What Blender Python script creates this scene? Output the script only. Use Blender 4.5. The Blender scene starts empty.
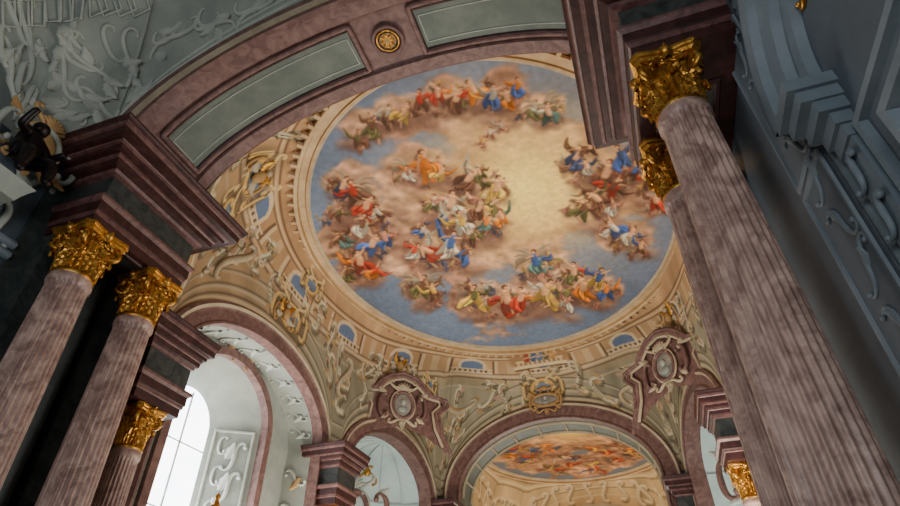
import bpy, math, numpy as np
from mathutils import Matrix, Vector
pi=math.pi
GZ=1.6   # eye height: everything is modelled relative to eye level then lifted
F=560.0
RT=np.array([.9475,.3196,-.0111]);UP=np.array([.2066,-.5846,.7843]);FW=np.array([-.2441,.7457,.6204])
def ray(px,py): return RT*(px-450)+UP*(253-py)+FW*F
def proj(P):
    P=np.asarray(P,float);f=P@FW
    return 450+F*(P@RT)/f,253-F*(P@UP)/f
XC=-4.7
# ---------------------------------------------------------------- materials
def s2l(c):
    c=np.clip(np.asarray(c,float)/255.,0,1)
    return np.where(c<=.04045,c/12.92,((c+.055)/1.055)**2.4)
MATS={}
def mat(name,c1,c2=None,scale=2.,rough=.6,metal=0.,bump=0.,vein=False,detail=6,emit=0,spec=.5):
    m=bpy.data.materials.new(name);m.use_nodes=True;nt=m.node_tree;b=nt.nodes['Principled BSDF']
    c1=tuple(s2l(c1))+(1,)
    c2=tuple(s2l(c2))+(1,) if c2 is not None else c1
    tc=nt.nodes.new('ShaderNodeTexCoord')
    n=nt.nodes.new('ShaderNodeTexNoise');n.inputs['Scale'].default_value=scale;n.inputs['Detail'].default_value=detail
    n.inputs['Roughness'].default_value=.65
    if vein: n.inputs['Distortion'].default_value=1.6
    nt.links.new(tc.outputs['Object'],n.inputs['Vector'])
    r=nt.nodes.new('ShaderNodeValToRGB');r.color_ramp.elements[0].position=.38;r.color_ramp.elements[1].position=.62
    r.color_ramp.elements[0].color=c1;r.color_ramp.elements[1].color=c2
    nt.links.new(n.outputs['Fac'],r.inputs['Fac']);nt.links.new(r.outputs['Color'],b.inputs['Base Color'])
    b.inputs['Roughness'].default_value=rough;b.inputs['Metallic'].default_value=metal;b.inputs['Specular IOR Level'].default_value=spec
    if bump:
        n2=nt.nodes.new('ShaderNodeTexNoise');n2.inputs['Scale'].default_value=scale*5;n2.inputs['Detail'].default_value=4
        nt.links.new(tc.outputs['Object'],n2.inputs['Vector'])
        bp=nt.nodes.new('ShaderNodeBump');bp.inputs['Strength'].default_value=bump;bp.inputs['Distance'].default_value=.05
        nt.links.new(n2.outputs['Fac'],bp.inputs['Height']);nt.links.new(bp.outputs['Normal'],b.inputs['Normal'])
    if emit:
        nt.links.new(r.outputs['Color'],b.inputs['Emission Color']);b.inputs['Emission Strength'].default_value=emit
    MATS[name]=m
def mat_vc(name):
    m=bpy.data.materials.new(name);m.use_nodes=True;nt=m.node_tree;b=nt.nodes['Principled BSDF']
    a=nt.nodes.new('ShaderNodeVertexColor');a.layer_name='Col'
    nt.links.new(a.outputs['Color'],b.inputs['Base Color']);b.inputs['Roughness'].default_value=.85;b.inputs['Specular IOR Level'].default_value=.15
    MATS[name]=m
mat('column_marble',(134,104,94),(188,158,142),1.8,.42,vein=True,bump=.04)
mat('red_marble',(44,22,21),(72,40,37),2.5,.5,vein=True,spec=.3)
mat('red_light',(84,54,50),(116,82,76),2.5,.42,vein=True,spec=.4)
mat('mauve',(98,70,65),(128,97,89),2.,.5,vein=True,spec=.3)
mat('frieze',(42,46,46),(68,70,66),1.6,.5,vein=True,spec=.25)
mat('panelgreen',(84,92,82),(104,110,98),1.,.6)
mat('stucco',(134,140,130),(154,158,146),.8,.7,bump=.1)
mat('relief',(158,162,152),(182,184,170),.8,.7,bump=.1)
mat('stucco_white',(180,186,180),(200,204,196),1.,.65,bump=.1)
mat('cream',(186,152,112),(208,178,136),1.2,.7,bump=.1,spec=.2)
mat('stonecream',(164,148,120),(188,172,142),1.2,.7,bump=.1,spec=.2)
mat('ochre',(160,124,78),(180,144,96),1.2,.7,spec=.2)
mat('bluegrey',(70,80,88),(86,96,104),.7,.6,bump=.1)
mat('bluegrey_mould',(92,104,110),(110,120,126),1.,.55)
mat('darkgreen_marble',(42,52,50),(64,72,68),1.5,.45,vein=True)
mat('gold',(168,112,40),(212,160,76),6.,.36,metal=.88,bump=.2)
mat('bronze',(22,16,15),(36,26,24),5.,.4,metal=.6)
mat('niche',(176,194,190),(194,208,202),.8,.7)
mat('glass',(235,242,255),(255,255,255),1.,.5,emit=8)
mat('portrait',(110,108,102),(156,148,134),2.5,.6)
mat('stone_floor',(130,120,108),(168,160,148),.8,.3)
mat_vc('fresco_paint');mat_vc('vault_paint')
# ---------------------------------------------------------------- mesh builder
COLL=bpy.context.collection
class MB:
    def __init__(s): s.v=[];s.f=[];s.m=[];s.sm=[];s.n=0;s.mats=[]
    def add(s,V,Fc,m,smooth=True):
        V=np.asarray(V,float).reshape(-1,3)
        if m not in s.mats:s.mats.append(m)
        mi=s.mats.index(m);n=s.n
        s.v.append(V);s.f+= [tuple(i+n for i in f) for f in Fc];s.m+=[mi]*len(Fc);s.sm+=[smooth]*len(Fc);s.n+=len(V)
    def grid(s,G,m,smooth=True,cu=False,cv=False):
        G=np.asarray(G,float);a,b=G.shape[:2];Fc=[]
        for i in range(a if cu else a-1):
            i2=(i+1)%a
            for j in range(b if cv else b-1):
                j2=(j+1)%b;Fc.append((i*b+j,i2*b+j,i2*b+j2,i*b+j2))
        s.add(G.reshape(-1,3),Fc,m,smooth)
    def box(s,x0,x1,y0,y1,z0,z1,m):
        V=[(x,y,z) for x in(x0,x1) for y in(y0,y1) for z in(z0,z1)]
        s.add(V,[(0,1,3,2),(4,6,7,5),(0,4,5,1),(2,3,7,6),(0,2,6,4),(1,5,7,3)],m,False)
    def tube(s,P,r,m,k=6,closed=False,flat=1.,ref=None):
        P=np.asarray(P,float);n=len(P);r=np.ones(n)*r
        T=(np.roll(P,-1,0)-np.roll(P,1,0)) if closed else np.gradient(P,axis=0)
        T/=np.linalg.norm(T,axis=1)[:,None]+1e-9
        if ref is None:
            ref=np.array([0,0,1.]) if abs(T[:,2]).mean()<.8 else np.array([1.,0,0])
        ref=np.broadcast_to(np.asarray(ref,float),P.shape)
        B=np.cross(T,ref);B/=np.linalg.norm(B,axis=1)[:,None]+1e-9
        N=np.cross(B,T)
        a=np.arange(k)*2*pi/k
        G=P[:,None]+r[:,None,None]*(np.cos(a)[None,:,None]*B[:,None]+flat*np.sin(a)[None,:,None]*N[:,None])
        s.grid(G,m,True,cu=closed,cv=True)
        if not closed:
            s.add(G[0],[tuple(range(k))],m);s.add(G[-1],[tuple(range(k))[::-1]],m)
    def sphere(s,c,r,m,nu=10,nv=7,U=(1,0,0),V=(0,1,0),N=(0,0,1)):
        U,V,N=map(np.asarray,(U,V,N));r=np.ones(3)*r
        th=np.linspace(0,pi,nv);ph=np.arange(nu)*2*pi/nu
        G=np.array([[np.asarray(c)+U*r[0]*math.sin(t)*math.cos(p)+V*r[1]*math.sin(t)*math.sin(p)+N*r[2]*math.cos(t) for p in ph] for t in th])
        s.grid(G,m,True,cv=True)
    def lathe(s,c,prof,m,n=32,smooth=True):
        a=np.arange(n)*2*pi/n
        G=np.array([[(c[0]+r*math.cos(t),c[1]+r*math.sin(t),c[2]+z) for t in a] for r,z in prof]);s.grid(G,m,smooth,cv=True)
    def rectloft(s,x0,x1,y0,y1,prof):
        def ring(o,z): return [(x0-o,y0-o,z),(x1+o,y0-o,z),(x1+o,y1+o,z),(x0-o,y1+o,z)]
        for (o0,z0,_),(o1,z1,m) in zip(prof[:-1],prof[1:]):
            s.grid([ring(o0,z0),ring(o1,z1)],m,False,cv=True)
        s.add(ring(prof[0][0],prof[0][1]),[(0,1,2,3)],prof[1][2],False)
        s.add(ring(prof[-1][0],prof[-1][1]),[(0,1,2,3)],prof[-1][2],False)
    def obj(s,name,parent=None):
        me=bpy.data.meshes.new(name)
        V=np.concatenate(s.v);me.from_pydata(V.tolist(),[],s.f)
        for m in s.mats: me.materials.append(MATS[m])
        me.polygons.foreach_set('material_index',s.m);me.polygons.foreach_set('use_smooth',s.sm);me.update()
        o=bpy.data.objects.new(name,me);COLL.objects.link(o)
        if parent is not None:o.parent=parent
        return o
def empty(name,loc=(0,0,0)):
    o=bpy.data.objects.new(name,None);COLL.objects.link(o);o.location=loc;return o
class Fr:
    def __init__(s,O,U,V,N):
        s.O,s.U,s.V,s.N=[np.asarray(a,float) for a in(O,U,V,N)]
        for a in('U','V','N'): v=getattr(s,a);setattr(s,a,v/np.linalg.norm(v))
    def __call__(s,x,y,z=0):
        x,y,z=np.broadcast_arrays(np.asarray(x,float),np.asarray(y,float),np.asarray(z,float))
        return s.O+x[...,None]*s.U+y[...,None]*s.V+z[...,None]*s.N
def scroll(kind='C',n=36,k1=9.,k0=.4,p=2):
    t=np.linspace(-1,1,n)
    k=(k0+k1*np.abs(t)**p) if kind=='C' else (np.sign(t)*(k0+k1*np.abs(t)**p))
    th=np.cumsum(k)*(2/n);th-=th[n//2]
    x=np.cumsum(np.cos(th));y=np.cumsum(np.sin(th));x-=(x[0]+x[-1])/2;y-=(y[0]+y[-1])/2
    L=max(np.ptp(x),np.ptp(y));return x/L,y/L
def place2(x,y,cx,cy,sz,ang,mir=1):
    c,s_=math.cos(ang),math.sin(ang);x=x*mir
    return cx+sz*(x*c-y*s_),cy+sz*(x*s_+y*c)
def add_scroll(mb,fr,cx,cy,sz,ang,m,kind='C',r=.05,mir=1,off=.03,k1=9):
    x,y=scroll(kind,k1=k1);x,y=place2(x,y,cx,cy,sz,ang,mir)
    n=len(x);rr=r*(.55+.75*np.sin(np.linspace(0,pi,n)))
    mb.tube(fr(x,y,off),rr,m,5,ref=fr.N)
    for i in(0,-1): mb.sphere(fr(x[i],y[i],off+r*.4),r*1.3,m,6,5)
def rect_mould(mb,fr,u0,u1,v0,v1,prof,m,fill=None):
    def ring(o,h): return fr(np.array([u0-o,u1+o,u1+o,u0-o]),np.array([v0-o,v0-o,v1+o,v1+o]),h)
    for a,b in zip(prof[:-1],prof[1:]): mb.grid([ring(*a),ring(*b)],m,False,cv=True)
    if fill: mb.add(ring(*prof[0]),[(0,1,2,3)],fill,False)
def acanthus(mb,fr,cx,cy,sz,ang,m,off=.02):
    nv,nu=9,7
    G=[]
    for j in range(nv):
        v=j/(nv-1);w=(.30*math.sin(pi*min(1,v*.9+.12))**.8*(1+.28*math.cos(v*pi*7)))
        row=[]
        for i in range(nu):
            u=i/(nu-1)*2-1
            X=u*w;Y=v;Z=off+sz*(.16*(1-u*u)+.22*v**3+.03*math.cos(u*pi*3))
            c,s_=math.cos(ang),math.sin(ang)
            row.append(fr(cx+sz*(X*c-Y*s_),cy+sz*(X*s_+Y*c),Z))
        G.append(row)
    mb.grid(np.array(G),m)
def cartouche(mb,fr,sz,frame='cream',gold='gold',inner='portrait',oval=(.42,.52)):
    a=np.linspace(0,2*pi,33)[:-1]
    ex,ey=oval[0]*sz*np.cos(a),oval[1]*sz*np.sin(a)
    G=[fr(ex*k,ey*k,.06*sz*(1-k*k)+.02) for k in(1,.8,.5,.2,.02)];mb.grid(G,inner,cv=True)
    if inner=='portrait':
        mb.sphere(fr(0,.12*sz,.1*sz),(.1*sz,.14*sz,.06*sz),'relief',U=fr.U,V=fr.V,N=fr.N)
        mb.sphere(fr(0,-.18*sz,.06*sz),(.22*sz,.16*sz,.06*sz),'stucco',U=fr.U,V=fr.V,N=fr.N)
        mb.sphere(fr(.09*sz,.1*sz,.1*sz),(.035*sz,.035*sz,.04*sz),'relief',6,5,U=fr.U,V=fr.V,N=fr.N)
    mb.tube(fr(ex*1.06,ey*1.06,.06*sz),.075*sz,frame,6,True,ref=fr.N)
    mb.tube(fr(ex*1.24,ey*1.24,.04*sz),.045*sz,gold,6,True,ref=fr.N)
    for s_ in(-1,1):
        add_scroll(mb,fr,s_*.68*sz,-.05*sz,.95*sz,s_*pi/2,frame,'C',.07*sz,1,.05*sz)
        add_scroll(mb,fr,s_*.38*sz,.72*sz,.55*sz,s_*(.5),gold,'S',.05*sz,s_,.06*sz)
        add_scroll(mb,fr,s_*.32*sz,-.72*sz,.5*sz,-s_*.6,gold,'S',.05*sz,s_,.05*sz)
        acanthus(mb,fr,s_*.72*sz,.35*sz,.45*sz,-s_*.9,gold)
        acanthus(mb,fr,s_*.62*sz,-.45*sz,.4*sz,-s_*2.2,gold)
    for q in np.linspace(-1.1,1.1,7):
        P=[(.02*math.sin(q),.62),(.22*math.sin(q),.62+.2*math.cos(q)),(.36*math.sin(q),.62+.34*math.cos(q))]
        P=np.array(P)*sz;mb.tube(fr(P[:,0],P[:,1],np.array([.05,.13,.09])*sz),np.array([.03,.06,.035])*sz,gold,5,ref=fr.N)
    acanthus(mb,fr,0,-.6*sz,.45*sz,pi,gold)
# ---------------------------------------------------------------- arches
def arch_path(O,h,nv,a,b,zs,zbot=None,depth=0.,n=48,t0=0,t1=pi):
    O=np.asarray(O,float);h=np.asarray(h,float);nv=np.asarray(nv,float)
    t=np.linspace(t0,t1,n);u=a*np.cos(t);z=zs+b*np.sin(t)
    if zbot is not None: u=np.r_[a,u,-a];z=np.r_[zbot,z,zbot]
    P=np.zeros((len(u),3));P[:,:2]=O[:2]+u[:,None]*h[:2]+depth*nv[:2];P[:,2]=z
    return P
# ---------------------------------------------------------------- noise / painter
_tab=np.random.default_rng(3).random((64,64))
def vn(x,y,k=0):
    x=x+k*17.3;y=y+k*9.1
    i=np.floor(x).astype(int);j=np.floor(y).astype(int);fx=x-i;fy=y-j;fx=fx*fx*(3-2*fx);fy=fy*fy*(3-2*fy)
    g=lambda a,b:_tab[a%64,b%64]
    return (g(i,j)*(1-fx)+g(i+1,j)*fx)*(1-fy)+(g(i,j+1)*(1-fx)+g(i+1,j+1)*fx)*fy
def fbm(x,y,k=0,o=5):
    r=0;a=.5;s_=0
    for q in range(o): r=r+a*vn(x*2**q,y*2**q,k+q);s_+=a;a*=.5
    return r/s_
def sst(a,b,x): t=np.clip((x-a)/(b-a),0,1);return t*t*(3-2*t)
def blur(C,n=1):
    for _ in range(n):
        D=np.pad(C,((1,1),(1,1),(0,0)),'edge');C=(D[1:-1,1:-1]*2+D[:-2,1:-1]+D[2:,1:-1]+D[1:-1,:-2]+D[1:-1,2:])/6
    return C
class Canvas:
    def __init__(s,x0,x1,y0,y1,res):
        s.x0,s.y0,s.res=x0,y0,res;s.W=int((x1-x0)/res)+1;s.H=int((y1-y0)/res)+1
        s.X,s.Y=np.meshgrid(x0+np.arange(s.W)*res,y0+np.arange(s.H)*res)
        s.C=np.zeros((s.H,s.W,3))
    def stroke(s,P,w,col,alpha=1.,shade=.25,soft=.35):
        P=np.asarray(P,float)
        if len(P)>2:
            t=np.linspace(0,len(P)-1,(len(P)-1)*4+1);i=np.clip(np.floor(t).astype(int),0,len(P)-2);f=(t-i)[:,None]
            p0=P[np.clip(i-1,0,None)];p1=P[i];p2=P[i+1];p3=P[np.clip(i+2,None,len(P)-1)]
            P2=.5*((2*p1)+(-p0+p2)*f+(2*p0-5*p1+4*p2-p3)*f*f+(-p0+3*p1-3*p2+p3)*f**3)
            w=np.interp(t,np.arange(len(P)),np.ones(len(P))*w);P=P2
        else: w=np.ones(len(P))*w
        m=w.max()*1.3+s.res*2
        i0=max(0,int((P[:,0].min()-m-s.x0)/s.res));i1=min(s.W,int((P[:,0].max()+m-s.x0)/s.res)+2)
        j0=max(0,int((P[:,1].min()-m-s.y0)/s.res));j1=min(s.H,int((P[:,1].max()+m-s.y0)/s.res)+2)
        if i1<=i0 or j1<=j0:return
        X=s.X[j0:j1,i0:i1];Y=s.Y[j0:j1,i0:i1];D=np.full(X.shape,9.);S=np.zeros(X.shape)
        for q in range(len(P)-1):
            dx,dy=P[q+1]-P[q];L=dx*dx+dy*dy+1e-9
            t=np.clip(((X-P[q,0])*dx+(Y-P[q,1])*dy)/L,0,1);ex=X-P[q,0]-t*dx;ey=Y-P[q,1]-t*dy
            ww=w[q]+(w[q+1]-w[q])*t+1e-6;d=np.hypot(ex,ey)/ww
            sg=(ex*LX+ey*LY)/ww
            S=np.where(d<D,sg,S);D=np.minimum(D,d)
        A=(1-sst(1-soft,1+soft*.5,D))*alpha
        C=np.asarray(col,float)*(1+shade*np.clip(S,-1,1))[...,None]
        s.C[j0:j1,i0:i1]=s.C[j0:j1,i0:i1]*(1-A[...,None])+C*A[...,None]
    def sample(s,x,y):
        fx=np.clip((x-s.x0)/s.res,0,s.W-1.001);fy=np.clip((y-s.y0)/s.res,0,s.H-1.001);i=fx.astype(int);j=fy.astype(int);a=(fx-i)[:,None];b=(fy-j)[:,None]
        C=s.C;return (C[j,i]*(1-a)+C[j,i+1]*a)*(1-b)+(C[j+1,i]*(1-a)+C[j+1,i+1]*a)*b
LX,LY=.5,-.85
SK=(206,154,114)
def mpp(f,px,py): return np.linalg.norm(f(px+1,py)-f(px,py))*.6+np.linalg.norm(f(px,py+1)-f(px,py))*.4
def figure(cv,f,px,py,sz,ang,c1,c2,g,al=1.):
    m=mpp(f,px,py)
    ca,sa=math.cos(ang),math.sin(ang);mir=g.choice([-1,1])
    def T(P): return np.array([f(px+sz*(x*mir*ca-y*sa),py+sz*(x*mir*sa+y*ca)) for x,y in P])
    W=sz*m
    c1=np.array(c1,float)*g.uniform(.8,1.1);c2=np.array(c2,float)*g.uniform(.75,1.05);j=lambda a=.08:g.uniform(-a,a)
    dk=(66,48,42)
    pose=g.uniform(-.5,.5)
    cv.stroke(T([(-.35,.45),(0,.3),(.45,.5)]),W*.26,(96,72,62),.5,.1,.9)
    e=g.uniform(-.9,-.2)
    cv.stroke(T([(0,-.1),(-.3+j(),-.25+j()),(-.5+j(),e*.4),(-.68+j(),e)]),[W*.12,W*.14,W*.1,W*.03],c2,.9*al,.5)
    cv.stroke(T([(-.1,-.1),(-.4,-.2),(-.55,e*.6)]),W*.03,c2*.45,.7*al,0)
    cv.stroke(T([(.05,.1),(.3+j(.1),.22+j(.1)),(.3+j(.2),.55+j(.1))]),[W*.09,W*.07,W*.035],np.array(SK)*.9,al,.4)
    cv.stroke(T([(-.05,.1),(.1+j(.1),.32+j()),(-.1+j(.2),.55+j())]),[W*.09,W*.07,W*.035],np.array(SK)*.75,al,.4)
    cv.stroke(T([(-.02,-.12),(.12+j(),.14),(.34+pose*.3,.3+j()),(.2+pose,.52)]),[W*.16,W*.23,W*.2,W*.1],dk,.5*al,0,.6)
    cv.stroke(T([(-.05,-.15),(.08+j(),.1),(.28+pose*.3,.25+j()),(.12+pose,.48)]),[W*.13,W*.21,W*.18,W*.08],c1,al,.55)
    cv.stroke(T([(-.1,-.05),(-.18+j(),.2),(-.3+j(.15),.4)]),[W*.13,W*.15,W*.06],c1*.7,al,.5)
    for q in range(5):
        a=j(.18);cv.stroke(T([(a,-.1),(a+.08+j(),.12),(a+.12+pose*.4,.38)]),W*.026,np.clip(c1*1.35+16,0,255) if q%2 else c1*.42,.65*al,0)
    cv.stroke(T([(0,.02),(.02+j(.05),-.18),(.03,-.34)]),[W*.12,W*.13,W*.11],SK if g.random()<.35 else c2,al,.5)
    a1=(g.uniform(.2,.5),g.uniform(-.7,-.05));a2=(g.uniform(-.5,-.2),g.uniform(-.6,0))
    cv.stroke(T([(.1,-.32),(a1[0]*.6,a1[1]*.4-.2),a1]),[W*.055,W*.045,W*.025],SK,al,.3)
    cv.stroke(T([(-.08,-.32),(a2[0]*.6,a2[1]*.4-.22),a2]),[W*.055,W*.045,W*.025],np.array(SK)*.8,al,.3)
    h=(.04+j(.06),-.5)
    cv.stroke(T([h,(h[0],h[1]-.02)]),W*.095,(76,50,36),al,.2)
    cv.stroke(T([(h[0]+.03,h[1]+.03),(h[0]+.03,h[1]+.05)]),W*.065,SK,al,.3)
def wings(cv,f,px,py,sz,ang,col):
    m=np.linalg.norm(f(px+1,py)-f(px,py));ca,sa=math.cos(ang),math.sin(ang)
    for s_ in(-1,1):
        for q in range(4):
            P=[(s_*.1,-.3),(s_*(.4+.08*q),-.6+.16*q),(s_*(.75),-.65+.25*q)]
            cv.stroke(np.array([f(px+sz*(x*ca-y*sa),py+sz*(x*sa+y*ca)) for x,y in P]),[sz*m*.09,sz*m*.1,sz*m*.02],np.array(col)*(1-.1*q),.85,.3)
def sky_clouds(cv,blobs,glow,seed,f,gr=1.):
    X,Y=cv.X,cv.Y
    n=fbm(X*.3,Y*.3,seed,4);n2=fbm(X*.9,Y*.9,seed+5,4);n3=fbm(X*1.8,Y*1.8,seed+8,4)
    sky=np.array([104,118,138.])[None,None]*(.8+.4*n[...,None])
    M=np.zeros(X.shape)
    for (px,py,r) in blobs:
        c=f(px,py);rr=r*1.16*np.linalg.norm(f(px+1,py)-f(px,py));M=np.maximum(M,np.exp(-((X-c[0])**2+(Y-c[1])**2)/(rr*rr)))
    h=M+.8*(n2-.5)+.5*(n-.5)
    m=sst(.2,.42,h)
    warm=sst(.35,.65,fbm(X*.45,Y*.45,seed+2,3))[...,None]
    cl=np.array([142,106,88.])*(1-warm)+np.array([186,148,118.])*warm
    e=.25;b0=fbm(X*.8,Y*.8,seed+9,3);b1=fbm((X-LX*e)*.8,(Y-LY*e)*.8,seed+9,3);l=np.clip((b0-b1)*6,-1,1)
    cl=cl*(1+.36*l[...,None])*(.86+.28*(n3[...,None]-.1))
    edge=np.exp(-((h-.42)/.06)**2)[...,None]
    C=sky*(1-m[...,None])+cl*m[...,None]+edge*np.array([20,15,12.])
    g=f(*glow);d=np.hypot((X-g[0]),(Y-g[1])*.9)*(1+.35*(n2-.5))/gr
    A=(np.exp(-(d/5.0)**2)*.55)[...,None];C=C*(1-A)+np.array([226,172,112.])*A
    A=(np.exp(-(d/2.7)**2)*.97)[...,None];C=C*(1-A)+np.array([255,224,132.])*A
    cv.C=C
def vc_mesh(name,V,Fc,col,m):
    me=bpy.data.meshes.new(name);me.from_pydata(V.tolist(),[],Fc)
    at=me.color_attributes.new('Col','FLOAT_COLOR','POINT')
    c=np.ones((len(V),4));c[:,:3]=s2l(col);at.data.foreach_set('color',c.ravel())
    me.materials.append(MATS[m]);me.polygons.foreach_set('use_smooth',[True]*len(me.polygons));me.update()
    o=bpy.data.objects.new(name,me);COLL.objects.link(o);return o
def gridfaces(a,b,cu=True):
    i=np.arange(a if cu else a-1);j=np.arange(b-1);I,J=np.meshgrid(i,j,indexing='ij');I2=(I+1)%a
    return np.stack([I*b+J,I*b+J+1,I2*b+J+1,I2*b+J],-1).reshape(-1,4).tolist()
def sat(C,k): m=C.mean(-1,keepdims=True);return np.clip(m+(C-m)*k,0,255)
def fresco(name,cx,cy,a,b,zr,rise,cv,na=900,nr=260):
    ph=np.arange(na)*2*pi/na;r=np.linspace(.001,1,nr)
    X=cx+a*np.cos(ph)[:,None]*r;Y=cy+b*np.sin(ph)[:,None]*r;Z=zr+rise*(1-r**2)[None]*np.ones((na,1))
    V=np.stack([X,Y,Z],-1).reshape(-1,3)
    return vc_mesh(name,V,gridfaces(na,nr),sat(cv.sample(V[:,0],V[:,1]),1.15),'fresco_paint')
# ---------------------------------------------------------------- vault
class Vault:
    def __init__(s,cx,cy,a,b,zr,segs,dens=13):
        s.c=(cx,cy,zr);B=[]
        for (p,q,z0,z1,ar) in segs:
            p=np.array(p,float);q=np.array(q,float);L=np.linalg.norm(q-p);h=(q-p)/L
            if ar is None:
                n=max(3,int(L*dens));t=np.arange(n)/n;u=t*L;z=z0+(z1-z0)*t
            else:
                A,bb,zs=ar;n=int(L*dens*1.1);th=np.linspace(pi,0,n)
                u=L/2+A*np.cos(th);z=zs+bb*np.sin(th)
                n0=max(2,int((L/2-A)*dens))
                ua=np.linspace(0,L/2-A,n0,endpoint=False);ub=L-ua[::-1]
                u=np.r_[ua,u,ub[:-1]] ;z=np.r_[np.full(n0,zs),z,np.full(n0-1,zs)]
            for uu,zz in zip(u,z): B.append((*(p+h*uu),zz))
        s.B=np.array(B)
        dx=(s.B[:,0]-cx)/a;dy=(s.B[:,1]-cy)/b;r=np.hypot(dx,dy)
        s.R=np.stack([cx+a*dx/r,cy+b*dy/r,np.full(len(dx),zr)],1);s.n=len(B)
    def surf(s,i,v):
        i=np.asarray(i,float)%s.n;v=np.asarray(v,float);k=np.floor(i).astype(int)%s.n;f=(i-np.floor(i))[...,None];k2=(k+1)%s.n
        B=s.B[k]*(1-f)+s.B[k2]*f;R=s.R[k]*(1-f)+s.R[k2]*f
        g=np.sin(v*pi/2)[...,None];h=1-np.cos(v*pi/2)
        P=R+(B-R)*g;P[...,2]=R[...,2]+(B[...,2]-R[...,2])*h;return P
    def grid(s,ns=80):
        I,S=np.meshgrid(np.arange(s.n),np.linspace(0,1,ns),indexing='ij');return I,S,s.surf(I,S)
    def frame(s,i0,v0):
        O=s.surf(i0,v0);U=s.surf(i0+2,v0)-s.surf(i0-2,v0);V=s.surf(i0,max(v0-.02,0))-s.surf(i0,v0+.02)
        U/=np.linalg.norm(U);V/=np.linalg.norm(V);N=np.cross(U,V);C=np.array([s.c[0],s.c[1],s.c[2]-8])-O
        if N@C<0:N=-N
        return O,U,V,N/np.linalg.norm(N)
    def mapper(s,i0,v0):
        du=np.linalg.norm(s.surf(i0+2,v0)-s.surf(i0-2,v0))/4+1e-6;dv=np.linalg.norm(s.surf(i0,min(v0+.02,1))-s.surf(i0,max(v0-.02,0)))/(min(v0+.02,1)-max(v0-.02,0))+1e-6
        N=s.frame(i0,v0)[3];vs=s
        class MM:
            def __init__(q): q.N=N
            def __call__(q,x,y,z=0):
                x,y,z=np.broadcast_arrays(np.asarray(x,float),np.asarray(y,float),np.asarray(z,float))
                return vs.surf(i0+x/du,np.clip(v0-y/dv,0,1))+z[...,None]*N
        return MM()
    def lookup(s,px,py):
        if not hasattr(s,'G'):
            s.G=s.grid(40);s.PX=proj(s.G[2].reshape(-1,3))
        I,S,_=s.G;d=(s.PX[0]-px)**2+(s.PX[1]-py)**2;fr=s.G[2].reshape(-1,3)@FW;d=np.where(fr>0,d,1e9);k=d.argmin();return float(I.ravel()[k]),float(S.ravel()[k])
def stroke3(P,C,pts,w,col,alpha=1.,shade=0.,soft=.4):
    pts=np.asarray(pts,float);c=pts.mean(0);R=np.linalg.norm(pts-c,axis=1).max()+w*1.5
    idx=np.where(((P-c)**2).sum(1)<R*R)[0]
    if not len(idx):return
    Q=P[idx];D=np.full(len(idx),9.);S=np.zeros(len(idx))
    for a,b in zip(pts[:-1],pts[1:]):
        d=b-a;t=np.clip(((Q-a)@d)/(d@d+1e-9),0,1);e=Q-a-t[:,None]*d;r=np.linalg.norm(e,axis=1)/w
        S=np.where(r<D,e[:,2]/w,S);D=np.minimum(D,r)
    A=((1-sst(1-soft,1+soft*.5,D))*alpha)[:,None]
    C[idx]=C[idx]*(1-A)+np.asarray(col,float)*(1+shade*np.clip(S,-1,1))[:,None]*A
# ================================================================ BAY 1 fresco
E=[(303,190),(316,150),(346,112),(397,83),(460,64),(520,60),(573,70),(668,198),(675,225),(662,266),(632,302),(584,332),(532,346),(480,346),(427,332),(374,305),(329,258),(307,220)]
ZR=16.3
Q=np.array([(lambda d:(d[0]*ZR/d[2],d[1]*ZR/d[2]))(ray(*p)) for p in E]);A_=np.c_[Q[:,0]**2,Q[:,1]**2,Q[:,0],Q[:,1]]
s_=np.linalg.lstsq(A_,np.ones(len(Q)),rcond=None)[0]
FX,FY=-s_[2]/(2*s_[0]),-s_[3]/(2*s_[1]);k_=1+s_[0]*FX*FX+s_[1]*FY*FY
FA,FB=math.sqrt(k_/s_[0])+.17,math.sqrt(k_/s_[1])+.1
FX=float(FX);FY=float(FY)
RISE=.8
def f1(px,py):
    d=ray(px,py);z=ZR+RISE*.6
    for _ in range(4):
        x,y=d[0]*z/d[2],d[1]*z/d[2];r2=((x-FX)/FA)**2+((y-FY)/FB)**2;z=ZR+RISE*(1-min(r2,1.3))
    return np.array([x,y])
cv=Canvas(FX-FA-.2,FX+FA+.2,FY-FB-.2,FY+FB+.2,.024)
blobs=[(440,200,55),(470,240,50),(500,170,50),(540,160,55),(490,130,42),(420,170,30),(430,240,45),(390,215,22),(360,200,22),(350,240,25),(365,270,22),(590,170,38),(610,200,36),(640,170,30),(625,235,24),
 (450,98,26),(400,115,24),(370,125,20),(500,98,26),(545,108,22),(500,305,28),(545,295,32),(590,290,28),(470,300,18),(420,290,16),(540,262,20),(530,215,45),(555,215,30),(400,260,20),(345,180,20)]
sky_clouds(cv,blobs,(526,190),3,f1)
g=np.random.default_rng(11)
RED,ORG,BLU,GRN,YEL,WHT,BRN,TEAL,PNK,DBL=(172,58,38),(224,124,42),(66,90,142),(98,94,58),(210,168,82),(198,184,158),(104,70,52),(84,110,100),(180,120,98),(56,66,92)
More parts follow.
